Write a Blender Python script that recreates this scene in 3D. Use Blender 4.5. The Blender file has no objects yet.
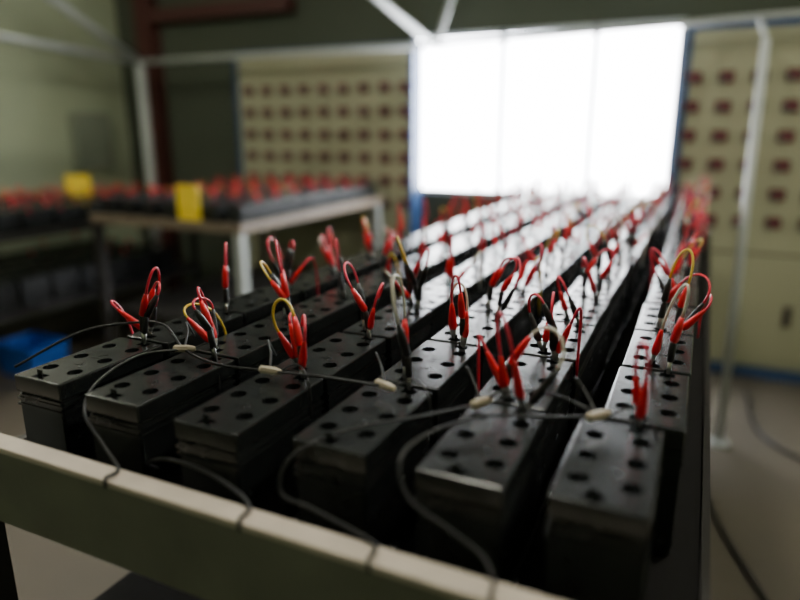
import bpy, bmesh, math, random
from mathutils import Vector, Matrix
R = random.Random(31)
H = 1.45           # camera height
scn = bpy.context.scene

# ---------------- materials ----------------
def mat(name, col, rough=0.5, metal=0.0, var=0.0, scale=8.0, bump=0.0, rvar=0.0, spec=0.5, emis=None, estr=0.0):
    m = bpy.data.materials.new(name); m.use_nodes = True
    nt = m.node_tree; b = nt.nodes['Principled BSDF']
    b.inputs['Base Color'].default_value = (*col, 1)
    b.inputs['Roughness'].default_value = rough
    b.inputs['Metallic'].default_value = metal
    b.inputs['Specular IOR Level'].default_value = spec
    if emis:
        b.inputs['Emission Color'].default_value = (*emis, 1)
        b.inputs['Emission Strength'].default_value = estr
    tc = nt.nodes.new('ShaderNodeTexCoord')
    n = nt.nodes.new('ShaderNodeTexNoise'); n.inputs['Scale'].default_value = scale
    n.inputs['Detail'].default_value = 6
    nt.links.new(tc.outputs['Object'], n.inputs['Vector'])
    if var > 0:
        mx = nt.nodes.new('ShaderNodeMixRGB')
        mx.inputs[1].default_value = (*[c*(1-var) for c in col], 1)
        mx.inputs[2].default_value = (*[min(1, c*(1+var)) for c in col], 1)
        nt.links.new(n.outputs['Fac'], mx.inputs[0]); nt.links.new(mx.outputs[0], b.inputs['Base Color'])
    if rvar > 0:
        mr = nt.nodes.new('ShaderNodeMapRange')
        mr.inputs[1].default_value = 0.3; mr.inputs[2].default_value = 0.7
        mr.inputs[3].default_value = max(0.03, rough-rvar); mr.inputs[4].default_value = min(1, rough+rvar)
        nt.links.new(n.outputs['Fac'], mr.inputs[0]); nt.links.new(mr.outputs[0], b.inputs['Roughness'])
    if bump > 0:
        bp = nt.nodes.new('ShaderNodeBump'); bp.inputs['Strength'].default_value = bump
        bp.inputs['Distance'].default_value = 0.01
        nt.links.new(n.outputs['Fac'], bp.inputs['Height']); nt.links.new(bp.outputs[0], b.inputs['Normal'])
    return m

M_case = mat('black_abs_plastic', (0.015,0.017,0.018), 0.25, var=0.2, scale=30, rvar=0.03, spec=.5)
M_hole = mat('vent_dark', (0.002,0.002,0.002), 0.9, spec=0.05)
M_print = mat('grey_print', (0.22,0.24,0.26), 0.5, var=0.4, scale=90)
M_metal = mat('terminal_metal', (0.55,0.54,0.5), 0.3, 1.0)
M_red = mat('red_pvc', (0.80,0.006,0.018), 0.4)
M_wred = mat('red_wire', (0.72,0.02,0.06), 0.45)
M_yel = mat('yellow_wire', (0.85,0.57,0.05), 0.4)
M_wht = mat('white_wire', (0.7,0.66,0.56), 0.45)
M_blk = mat('black_rubber', (0.012,0.012,0.013), 0.4)
M_wblk = mat('black_cable', (0.014,0.014,0.015), 0.5, spec=.4)
M_tan = mat('beige_connector', (0.45,0.38,0.28), 0.5, var=0.2, scale=40)
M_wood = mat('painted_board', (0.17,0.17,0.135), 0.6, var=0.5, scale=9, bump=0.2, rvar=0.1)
M_woodtop = mat('pale_board_edge', (0.58,0.50,0.42), 0.5, var=0.25, scale=18)  # pinkish tan lip, paler than the board face
M_steel = mat('dark_steel', (0.035,0.032,0.03), 0.5, 0.3, var=0.3, scale=20)
M_rust = mat('tan_frame', (0.17,0.13,0.09), 0.55, var=0.3, scale=15)
M_pipe = mat('white_pipe', (0.46,0.49,0.48), 0.4, var=0.1, scale=6)
M_deck = mat('deck_board', (0.012,0.011,0.011), 0.8, var=0.3, spec=.2)
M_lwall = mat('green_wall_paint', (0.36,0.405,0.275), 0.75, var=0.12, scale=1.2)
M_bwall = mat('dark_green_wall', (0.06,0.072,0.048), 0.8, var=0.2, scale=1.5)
M_floor = mat('concrete_floor', (0.115,0.098,0.074), 0.6, var=0.4, scale=2.2, bump=0.1, rvar=0.12)
M_ceil = mat('ceiling_paint', (0.10,0.105,0.085), 0.9, var=0.1)
M_cab = mat('cabinet_cream_green', (0.38,0.375,0.25), 0.5, var=0.08, scale=3)
M_blue = mat('blue_trim', (0.025,0.065,0.17), 0.5, var=0.1)
M_bez = mat('meter_bezel', (0.05,0.035,0.035), 0.4)
M_disp = mat('meter_display', (0.20,0.02,0.035), 0.35)
M_lab = mat('meter_label', (0.20,0.19,0.17), 0.6)
M_redsteel = mat('red_column_paint', (0.065,0.015,0.012), 0.6, var=0.2, scale=4)
M_ycard = mat('yellow_card', (0.9,0.66,0.03), 0.6, var=0.05)
M_bin = mat('blue_bin', (0.02,0.15,0.75), 0.45)
M_grey = mat('grey_box', (0.20,0.23,0.17), 0.6)
M_frame = mat('window_frame', (0.62,0.66,0.7), 0.5)
M_pane = mat('frosted_daylight_pane', (0.9,0.93,1.0), 0.5, emis=(0.95,0.97,1.0), estr=26.0)
M_fill_tube = mat('fill_tube', (0.9,0.9,0.9), 0.5, emis=(1.0,0.96,0.80), estr=100.0)  # glow of the added ceiling fill lamps

# ---------------- helpers ----------------
def box(bm, x0,x1,y0,y1,z0,z1, mi=0):
    vs = [bm.verts.new((x,y,z)) for x in (x0,x1) for y in (y0,y1) for z in (z0,z1)]
    for f in ((0,1,3,2),(4,6,7,5),(0,4,5,1),(2,3,7,6),(0,2,6,4),(1,5,7,3)):
        fc = bm.faces.new([vs[i] for i in f]); fc.material_index = mi

def tube(bm, pts, radii, seg=7, mi=0, smooth=True, flat=1.0):
    pts = [Vector(p) for p in pts]
    if not hasattr(radii,'__len__'): radii = [radii]*len(pts)
    rings = []; up = None
    for i,p in enumerate(pts):
        t = (pts[min(i+1,len(pts)-1)]-pts[max(i-1,0)])
        if t.length < 1e-9: t = Vector((0,0,1))
        t.normalize()
        if up is None:
            up = t.orthogonal().normalized()
        up = (up - t*up.dot(t))
        if up.length < 1e-6: up = t.orthogonal()
        up.normalize(); s = t.cross(up)
        rings.append([bm.verts.new(p + (up*math.cos(a)+s*math.sin(a)*flat)*radii[i]) for a in [2*math.pi*k/seg for k in range(seg)]])
    for a,b in zip(rings, rings[1:]):
        for k in range(seg):
            f = bm.faces.new((a[k],a[(k+1)%seg],b[(k+1)%seg],b[k])); f.material_index = mi; f.smooth = smooth
    f = bm.faces.new(rings[0][::-1]); f.material_index = mi
    f = bm.faces.new(rings[-1]); f.material_index = mi

def bez(p0,p1,p2,p3,n=14):
    o=[]
    for i in range(n+1):
        t=i/n; u=1-t
        o.append(p0*u**3+p1*3*u*u*t+p2*3*u*t*t+p3*t**3)
    return o

def catmull(P, n=8):
    P=[Vector(p) for p in P]; Q=[P[0]*2-P[1]]+P+[P[-1]*2-P[-2]]; o=[]
    for i in range(1,len(Q)-2):
        a,b,c,d=Q[i-1:i+3]
        for k in range(n):
            t=k/n
            o.append(0.5*((2*b)+(c-a)*t+(2*a-5*b+4*c-d)*t*t+(3*b-a-3*c+d)*t**3))
    o.append(P[-1]); return o

def link(name, me, parent=None, loc=(0,0,0)):
    o = bpy.data.objects.new(name, me); scn.collection.objects.link(o)
    o.location = loc
    if parent: o.parent = parent
    return o

def mk(name, bm, mats, parent=None, bevel=0.0, loc=(0,0,0)):
    bmesh.ops.recalc_face_normals(bm, faces=bm.faces)
    me = bpy.data.meshes.new(name); bm.to_mesh(me); bm.free()
    for m in mats: me.materials.append(m)
    o = link(name, me, parent, loc)
    if bevel:
        md = o.modifiers.new('bev','BEVEL'); md.width=bevel; md.segments=2; md.limit_method='ANGLE'
    return o

def empty(name, loc=(0,0,0)):
    e = bpy.data.objects.new(name, None); e.empty_display_size=0.1; e.location=loc
    scn.collection.objects.link(e); return e

def mkbox(name, dims, m, parent=None, bevel=0.0):
    bm = bmesh.new(); box(bm,*dims); return mk(name,bm,[m],parent,bevel)

# ---------------- battery mesh ----------------
W,L,HB = 0.091,0.183,0.166
HX = 0.0245
HY = (-0.050,0.0,0.050)
TERM = ((-0.006,-0.0795),(0.018,0.0795))     # near-end and far-end terminals
def build_battery():
    bm = bmesh.new(); box(bm,-W/2,W/2,-L/2,L/2,HB-0.024,HB)
    lid = mk('tmp_lid',bm,[M_case],bevel=0.0022)
    cb = bmesh.new()
    for x in (-HX,HX):
        for y in HY:
            bmesh.ops.create_cone(cb,cap_ends=True,segments=24,radius1=0.0100,radius2=0.0106,depth=0.014,
                matrix=Matrix.Translation((x,y,HB)))
    for x,y in TERM:      # terminal pockets
        box(cb,x-0.010,x+0.010,y-0.007,y+0.007,HB-0.004,HB+0.01)
    cut = mk('tmp_cut',cb,[M_hole])
    md = lid.modifiers.new('b','BOOLEAN'); md.operation='DIFFERENCE'; md.object=cut; md.solver='EXACT'
    bpy.context.view_layer.update()
    dg = bpy.context.evaluated_depsgraph_get()
    lm = bpy.data.meshes.new_from_object(lid.evaluated_get(dg))
    bm = bmesh.new(); bm.from_mesh(lm)
    for f in bm.faces:
        f.material_index = 0
        c=f.calc_center_median()
        inside=any((c.x-x)**2+(c.y-y)**2 < 0.0108**2 for x in (-HX,HX) for y in HY)
        if inside and c.z < HB-0.002: f.material_index=1
    w=W/2-0.0016; l=L/2-0.0016
    body=bmesh.new(); box(body,-w,w,-l,l,0,HB-0.025)
    bmesh.ops.bevel(body,geom=body.edges[:],offset=0.003,segments=2,affect='EDGES')
    tm=bpy.data.meshes.new('t'); body.to_mesh(tm); body.free(); bm.from_mesh(tm)
    for z in (HB-0.034,HB-0.043,0.02):     # moulded ribs round the case
        box(bm,-w-0.0014,w+0.0014,-l-0.0014,l+0.0014,z-0.0018,z+0.0018,0)
    for x,y in TERM:
        box(bm,x-0.0045,x+0.0045,y-0.0008,y+0.0008,HB-0.004,HB+0.009,2)
        box(bm,x-0.006,x+0.006,y-0.004,y+0.004,HB-0.0042,HB-0.0025,2)
    z=HB+0.0003
    def quad(p,mi=3):
        f=bm.faces.new([bm.verts.new((a,b,z)) for a,b in p]); f.material_index=mi
    quad([(-0.009,0.018),(0.0,0.009),(0.009,0.018),(0.0,0.027)])
    quad([(-0.010,0.002),(0.010,0.002),(0.010,0.0045),(-0.010,0.0045)])
    quad([(-0.007,-0.028),(0.007,-0.028),(0.007,-0.020),(-0.007,-0.020)])
    for f in bm.faces:
        if f.material_index==3:
            f.normal_update()
            if f.normal.z<0: f.normal_flip()
    me=bpy.data.meshes.new('battery_mesh'); 
    bm.to_mesh(me); bm.free()
    me.materials.clear()
    for m in (M_case,M_hole,M_metal,M_print): me.materials.append(m)
    bpy.data.objects.remove(lid); bpy.data.objects.remove(cut)
    return me
BAT = build_battery()

# leads: material slots
LM = [M_red,M_wred,M_yel,M_wht,M_blk,M_metal]
def clip(bm, T, d, boot, ln=0.055, r=0.0058):
    d=d.normalized()
    a=T-d*0.004
    tube(bm,[a,T+d*0.012,T+d*0.018],[0.0022,0.0042,0.0030],6,5,flat=0.6)
    tube(bm,[T+d*0.012,T+d*0.018,T+d*ln*0.6,T+d*ln*0.95,T+d*(ln+0.006)],[r*0.7,r,r*0.92,r*0.6,r*0.4],9,boot)
    return T+d*(ln+0.004), d
def probe(bm, T, d, boot, ln=0.05):
    # upright spring contact: metal pin, black collar, then a coloured sleeve
    up=Vector((d.x*.25,d.y*.25,1)).normalized()
    tube(bm,[T-up*.003,T+up*.016],[.0028,.0028],7,5)
    tube(bm,[T+up*.014,T+up*.016,T+up*.040,T+up*.043],[.0035,.0048,.0044,.003],8,4)
    S=T+up*.042; d=d.normalized()
    tube(bm,[S,S+d*.004,S+d*ln*.5,S+d*ln*.8],[.0035,.0058,.0052,.0028],9,boot)
    return S+d*ln*.78, d
def lead(bm, A, B, rng, h=0.05, wild=1.0):
    c=rng.choice([1,1,1,1,1,1,2,2,3]); b1=rng.choice([0,0,0,4]); b2=rng.choice([0,0,4])
    s=rng.uniform(-.45,.45)*wild      # both ends lean the same way, so the lead stays narrow
    dA=Vector((s+rng.uniform(-.15,.15),rng.uniform(-.35,.15)*wild,1)); dB=Vector((s+rng.uniform(-.15,.15),rng.uniform(-.25,.25)*wild,1))
    p,dA=(clip if rng.random()<.45 else probe)(bm,A,dA,b1,rng.uniform(.045,.06))
    q,dB=(clip if rng.random()<.6 else probe)(bm,B,dB,b2,rng.uniform(.04,.055))
    hh=h*rng.uniform(.3,.95)
    tube(bm,bez(p,p+dA*hh*1.2,q+dB*hh*1.2,q,14),0.0020,6,c)

def battery_row(xc, y0, n, zb, pitch, rng, off2=0.0, jit=0.003, every=1.0, h=0.05, second=0.0, cross=0.0, zscale=1.0):
    row = empty('battery_row',(xc,y0,zb))
    row.scale=(1,1,zscale)
    pos=[]
    for i in range(n):
        x = rng.uniform(-jit,jit)+(off2 if i>0 else 0); y=L/2+i*pitch+rng.uniform(-.002,.002)
        o = link('battery',BAT,row,(x,y,0)); o.rotation_euler[2]=rng.uniform(-.012,.012)
        pos.append((x,y))
    bm=bmesh.new()
    zt=HB+.006
    for i in range(n-1):
        if rng.random()>every: continue
        A=Vector((pos[i][0]+TERM[1][0],pos[i][1]+TERM[1][1],zt))
        B=Vector((pos[i+1][0]+TERM[0][0],pos[i+1][1]+TERM[0][1],zt))
        lead(bm,A,B,rng,h)
        if rng.random()<second:       # measuring lead hooked beside the series lead
            A2=A+Vector((.0045,-.003,-.001)); B2=B+Vector((-.0045,.003,-.001))
            lead(bm,A2,B2,rng,h*.7,1.5)
        if rng.random()<cross:        # single clip with its wire led back down between the rows
            s=rng.choice([-1,1])
            T=(B if s<0 else A)+Vector((.002,-.002,0))
            d=Vector((s*rng.uniform(.2,.9),rng.uniform(-.8,.3),1))
            p,d=clip(bm,T,d,0,.055)
            e=Vector((pos[i][0]+s*.052,T.y+rng.uniform(.0,.10),HB-rng.uniform(.02,.05)))
            c=rng.choice([1,1,2,3])
            tube(bm,bez(p,p+d*rng.uniform(.03,.06),e+Vector((0,0,rng.uniform(.08,.14))),e,14),.0020,6,c)
    mk('clip_leads',bm,LM,row)
    return row,pos

# ---------------- main charging table ----------------
h=0.32; ZD=H-0.492
lefts=[-2.585,-2.135,-1.64,-1.172,-.7216,-.309]
fronts=[1.63,1.60,1.575,1.64,1.628,1.665]
for k in range(6):
    battery_row(lefts[k]*h+W/2, fronts[k]*h, 16, ZD+0.002, 0.191, R, off2=(0.02 if k==5 else 0.0), h=0.075, second=.65, cross=.45)

T = empty('charging_table')
XTL=-.95
mkbox('deck',(XTL,0.045,0.478,3.62,ZD-0.02,ZD),M_deck,T)
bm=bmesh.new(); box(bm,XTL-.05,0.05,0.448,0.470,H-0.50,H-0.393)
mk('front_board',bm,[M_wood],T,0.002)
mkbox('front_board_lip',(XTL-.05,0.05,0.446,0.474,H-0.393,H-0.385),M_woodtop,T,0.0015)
mkbox('side_rail_right',(0.045,0.055,0.478,3.62,ZD-0.05,ZD+0.004),M_steel,T)
mkbox('side_rail_left',(XTL-.015,XTL,0.478,3.62,ZD-0.05,ZD+0.01),M_steel,T)
mkbox('lower_shelf',(XTL,0.03,0.48,3.55,0.58,0.60),M_deck,T)
for i,(x,y) in enumerate([(XTL+.02,.50),(.02,.50),(XTL+.02,2.0),(.02,2.0),(XTL+.02,3.56),(.02,3.56)]):
    mkbox('leg_%d'%(i+1),(x-.02,x+.02,y-.02,y+.02,0,ZD-0.02),M_steel,T)

# ---- series cables over the first batteries and front edge ----
def Z(v): return H+v
bm=bmesh.new()
def wire(P,r=0.0021): tube(bm,catmull(P,9),r,7,0)
def over(x): return [(x,.468,Z(-.3815)),(x+.004,.447,Z(-.3815)),(x+.006,.4435,Z(-.392))]
wire([(-.95,.60,Z(-.36)),(-.87,.66,Z(-.31)),(-.80,.70,Z(-.296)),(-.73,.70,Z(-.29)),(-.66,.667,Z(-.309)),(-.58,.645,Z(-.312)),(-.494,.648,Z(-.309)),(-.41,.64,Z(-.30)),(-.333,.666,Z(-.309))])
wire([(-.66,.667,Z(-.309)),(-.70,.62,Z(-.31)),(-.715,.56,Z(-.33)),(-.69,.515,Z(-.35)),(-.63,.49,Z(-.372))]+over(-.582))
wire([(-.60,.55,Z(-.43)),(-.585,.515,Z(-.40)),(-.54,.50,Z(-.375)),(-.48,.495,Z(-.372)),(-.42,.48,Z(-.375))]+over(-.393))
wire([(-.208,.665,Z(-.309)),(-.26,.61,Z(-.312)),(-.315,.56,Z(-.315)),(-.365,.512,Z(-.335)),(-.372,.495,Z(-.372)),(-.33,.49,Z(-.378)),(-.275,.478,Z(-.380))]+over(-.245))
wire([(-.0785,.688,Z(-.309)),(-.13,.66,Z(-.308)),(-.19,.628,Z(-.305)),(-.235,.575,Z(-.311)),(-.245,.525,Z(-.318)),(-.226,.502,Z(-.345)),(-.18,.492,Z(-.36)),(-.145,.484,Z(-.372))]+over(-.129))
wire([(-.208,.668,Z(-.309)),(-.19,.69,Z(-.30)),(-.14,.70,Z(-.296)),(-.10,.695,Z(-.302)),(-.0785,.69,Z(-.309))],.0018)
# sense wires running from the connectors to the first clips
for (x,y) in [(-.66,.667),(-.494,.648),(-.333,.666),(-.208,.668),(-.0785,.69)]:
    wire([(x,y,Z(-.309)),(x-.02,y+.03,Z(-.295)),(x-.035,y+.045,Z(-.285)),(x-.03,y+.055,Z(-.31))],.0015)
    wire([(x+.01,y+.004,Z(-.309)),(x+.035,y+.015,Z(-.30)),(x+.06,y+.0,Z(-.315)),(x+.07,y-.01,Z(-.36))],.0013)
C=mk('series_cable_harness',bm,[M_wblk])
bm=bmesh.new()
for x,y,a in [(-.66,.667,.5),(-.494,.648,.1),(-.333,.666,-.4),(-.208,.668,1.2),(-.0785,.69,1.0)]:
    d=Vector((math.cos(a),math.sin(a)*.8,0)).normalized()
    c=Vector((x,y,Z(-.308)))
    tube(bm,[c-d*.016,c-d*.013,c+d*.006,c+d*.013,c+d*.017],[.003,.0056,.0058,.0045,.003],8,0,smooth=False)
mk('beige_connectors',bm,[M_tan],C)

# ---------------- second table ----------------
T2=empty('background_charging_table')
Z2=H-.468
mkbox('deck',(-3.12,-2.08,2.55,4.16,Z2-0.03,Z2),M_rust,T2,0.003)
mkbox('front_rail',(-3.12,-2.08,2.53,2.55,Z2-0.035,Z2+0.012),M_rust,T2)
mkbox('side_rail',(-2.08,-2.06,2.53,4.16,Z2-0.035,Z2+0.012),M_rust,T2)
mkbox('lower_shelf',(-3.1,-2.12,2.6,4.05,0.40,0.43),M_steel,T2)
for i,(x,y,m) in enumerate([(-3.10,2.56,M_steel),(-2.09,2.56,M_pipe),(-3.10,4.07,M_steel),(-2.09,4.07,M_pipe)]):
    mkbox('leg_%d'%(i+1),(x-.022,x+.022,y-.022,y+.022,0,Z2-0.03),m,T2)
for k in range(7):
    battery_row(-3.05+k*0.150, 2.60, 8, Z2+0.002, 0.190, R, h=0.02, second=.8, cross=.8, zscale=.58)

# ---------------- left rack ----------------
T3=empty('battery_storage_rack')
zs=H-0.56
mkbox('shelf_upper',(-4.52,-3.42,1.2,3.7,zs-0.035,zs),M_steel,T3)
mkbox('shelf_lower',(-4.52,-3.42,1.2,3.7,0.42,0.45),M_steel,T3)
for i,(x,y) in enumerate([(-4.5,1.22),(-3.44,1.22),(-4.5,3.68),(-3.44,3.68)]):
    mkbox('post_%d'%(i+1),(x-.02,x+.02,y-.02,y+.02,0,zs-0.035),M_steel,T3)
for k in range(6):
    battery_row(-4.36+k*0.17, 1.35, 11, zs+0.002, 0.205, R, h=0.02, second=.6, cross=.7, zscale=.72)
for k in range(5):
    battery_row(-4.30+k*0.19, 1.5, 10, 0.452, 0.205, R, h=0.0, every=0.35)

# yellow cards
def card(name,x,y,z,w,hh,rot,fold=.05):
    bm=bmesh.new(); t=.003
    box(bm,-w/2,w/2,-t,t,0,hh)
    if fold: box(bm,-w/2,w/2,t,fold,0,.004)
    o=mk(name,bm,[M_ycard],None,0,(x,y,z)); o.rotation_euler=(0,0,rot); return o
card('yellow_sign_card',-2.42,2.568,Z2+.003,.15,.19,.0,0)
card('yellow_sign_card',-3.90,3.10,zs+HB*.72+0.003,.17,.14,.5)

# blue bin on floor
bm=bmesh.new()
w,d,hh=.17,.13,.20
vs=[]
for s,z in ((.85,0),(1,hh)):
    vs.append([bm.verts.new((a*w*s,b*d*s,z)) for a,b in ((-1,-1),(1,-1),(1,1),(-1,1))])
bm.faces.new(vs[0][::-1])
for k in range(4): bm.faces.new((vs[0][k],vs[0][(k+1)%4],vs[1][(k+1)%4],vs[1][k]))
o=mk('blue_plastic_bin',bm,[M_bin],None,0,(-3.64,2.42,0.0)); md=o.modifiers.new('s','SOLIDIFY'); md.thickness=.008

# ---------------- cabinets ----------------
CY=4.2; YB=4.36
def cabinet(x0,x1,cols,name):
    C=empty(name)
    yb=YB-.005
    mkbox('housing',(x0+.004,x1-.004,CY,yb,0.06,H+.54),M_cab,C)
    mkbox('plinth',(x0,x1,CY-.012,yb,0,0.07),M_blue,C)
    mkbox('top_trim',(x0,x1,CY-.012,yb,H+.54,H+.575),M_blue,C)
    for i,(a,b) in enumerate(((x0,x0+.004),(x1-.004,x1))):
        mkbox('side_panel_%d'%(i+1),(a,b,CY,yb,0.07,H+.54),M_blue,C)
    for i,x in enumerate((x0,x1-.03)):
        mkbox('edge_trim_%d'%(i+1),(x,x+.03,CY-.014,CY,0.07,H+.54),M_blue,C)
    mkbox('seam',(x0+.03,x1-.03,CY-.004,CY+.001,H-.70,H-.69),M_bez,C)
    nd=max(1,round((x1-x0-.06)/.72)); dw=(x1-x0-.06)/nd
    bm=bmesh.new(); hb=bmesh.new()
    for i in range(nd):
        a=x0+.03+i*dw
        box(bm,a+.01,a+dw-.01,CY-.014,CY+.001,.1,H-.71)
        box(hb,a+dw-.14,a+dw-.10,CY-.035,CY-.012,.34,.46)
    mk('doors',bm,[M_cab],C,.003); mk('door_handles',hb,[M_bez],C,.004)
    bm=bmesh.new()
    for x in cols:
        for j in range(6):
            z=H+.285-.16*j
            box(bm,x-.040,x+.040,CY-.022,CY+.001,z-.030,z+.036,0)
            box(bm,x-.030,x+.030,CY-.025,CY-.021,z+.002,z+.024,1)
            box(bm,x-.030,x-.004,CY-.027,CY-.021,z-.026,z-.008,2)
            box(bm,x+.006,x+.030,CY-.027,CY-.021,z-.026,z-.008,1)
    mk('meter_array',bm,[M_bez,M_disp,M_lab],C)
cabinet(-3.38,-1.86,[-3.25+.167*i for i in range(8)]+[-1.93],'charging_cabinet')
cabinet(-.17,1.45,[-.115+.165*i for i in range(9)],'charging_cabinet')

# ---------------- room ----------------
XL,XR,YF,ZC=-4.75,2.2,-2.2,3.3
mkbox('floor',(XL-.1,XR+.1,YF-.1,YB+.1,-.1,0),M_floor)
mkbox('ceiling',(XL-.1,XR+.1,YF-.1,YB+.1,ZC,ZC+.1),M_ceil)
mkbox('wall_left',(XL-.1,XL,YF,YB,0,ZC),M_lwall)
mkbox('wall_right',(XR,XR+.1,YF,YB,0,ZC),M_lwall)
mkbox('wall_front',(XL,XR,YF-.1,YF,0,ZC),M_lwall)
wx0,wx1,wz0,wz1=-1.95,-.19,H-.44,H+.635
bm=bmesh.new()
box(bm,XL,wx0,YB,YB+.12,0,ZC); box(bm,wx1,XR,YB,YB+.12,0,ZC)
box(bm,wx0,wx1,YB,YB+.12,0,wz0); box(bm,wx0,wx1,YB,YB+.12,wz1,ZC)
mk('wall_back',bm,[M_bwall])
Wd=empty('window_1')
mkbox('pane',(wx0,wx1,YB+.05,YB+.06,wz0,wz1),M_pane,Wd)
for i,x in enumerate((wx0+.015,-1.295,-.70,wx1-.015)):
    mkbox('mullion_%d'%(i+1),(x-.018,x+.018,YB+.005,YB+.049,wz0,wz1),M_frame,Wd)
for i,z in enumerate((wz0+.015,wz1-.015)):
    mkbox('frame_rail_%d'%(i+1),(wx0,wx1,YB+.005,YB+.049,z-.015,z+.015),M_frame,Wd)
mkbox('trim_1',(-4.42,-4.26,YB-.12,YB-.001,0,ZC),M_redsteel)
mkbox('trim_2',(-4.26,-2.9,YB-.12,YB-.001,H+.85,H+.95),M_redsteel)
mkbox('wall_electrical_box',(XL,XL+.09,3.75,4.1,H-.32,H+.14),M_grey,None,.006)

# pipe framework
F=empty('pipe_framework')
def pipe(n,P,r=.022):
    bm=bmesh.new(); tube(bm,P,r,14); mk(n,bm,[M_pipe],F)
pipe('cross_bar',[(-4.15,4.0,H+.52),(-1.55,4.0,H+.52)],.02)
pipe('cross_bar_right',[(-1.55,4.0,H+.52),(1.6,4.0,H+.60)],.016)
pipe('post_left',[(-4.15,4.0,0),(-4.15,4.0,H+.52)],.035)
pipe('post_right',[(.20,3.16,0),(.165,3.16,H+.36)],.018)
pipe('rail_left',[(-4.15,4.0,H+.52),(-4.15,2.83,H+.58),(-4.15,.5,H+.72)],.022)
pipe('brace_left',[(-4.15,4.0,H+.52),(-4.15,3.3,H+.855),(-4.15,2.4,H+1.28)],.028)
pipe('brace_middle',[(-1.62,4.0,H+.51),(-1.62,3.2,H+.65),(-1.62,.5,H+1.12)],.022)
pipe('brace_right',[(-1.62,4.0,H+.51),(-1.45,4.0,H+1.0)],.016)
pipe('rail_right',[(.165,3.16,H+.36),(.165,4.0,H+.56)],.012)
pipe('base_foot',[(.2,3.16,0.0),(.2,3.16,.015)],.045)

# cables on the floor
bm=bmesh.new()
tube(bm,catmull([(.35,3.9,.012),(.4,3.3,.012),(.75,2.9,.012),(.7,2.3,.012),(1.2,1.9,.012)],10),.010,8)
tube(bm,catmull([(.10,3.1,.012),(.14,2.69,.012),(.2,2.4,.012),(.32,2.05,.012),(.5,1.6,.012)],10),.009,8)
mk('floor_cable',bm,[M_blk])

# added fill lamps out of view, to brighten walls, cabinets and battery tops
for (x,y) in [(-3.4,1.7),(-.7,1.1),(1.2,2.0)]:
    e=empty('added_ceiling_fill',(x,y,0))
    mkbox('housing',(-.1,.1,-.65,.65,ZC-.16,ZC-.1),M_frame,e)
    bm=bmesh.new()
    for s in (-.05,.05): tube(bm,[(s,-.6,ZC-.18),(s,.6,ZC-.18)],.016,10)
    mk('fill_tubes',bm,[M_fill_tube],e)
    bm=bmesh.new()
    for yy in (-.4,.4): tube(bm,[(0,yy,ZC-.1),(0,yy,ZC)],.008,8)
    mk('hangers',bm,[M_steel],e)

# world
w=bpy.data.worlds.new('World'); scn.world=w; w.use_nodes=True
w.node_tree.nodes['Background'].inputs[0].default_value=(.6,.7,.8,1)
w.node_tree.nodes['Background'].inputs[1].default_value=.3

# camera
cd=bpy.data.cameras.new('Camera'); cam=bpy.data.objects.new('Camera',cd); scn.collection.objects.link(cam)
cd.sensor_width=36; cd.lens=28.8; cd.clip_start=.02
cam.location=(0,0,H)
cam.rotation_euler=(math.radians(90-14.87),0,math.radians(25.1))
cd.dof.use_dof=True; cd.dof.focus_distance=.95; cd.dof.aperture_fstop=1.2; cd.dof.aperture_blades=0
scn.camera=cam
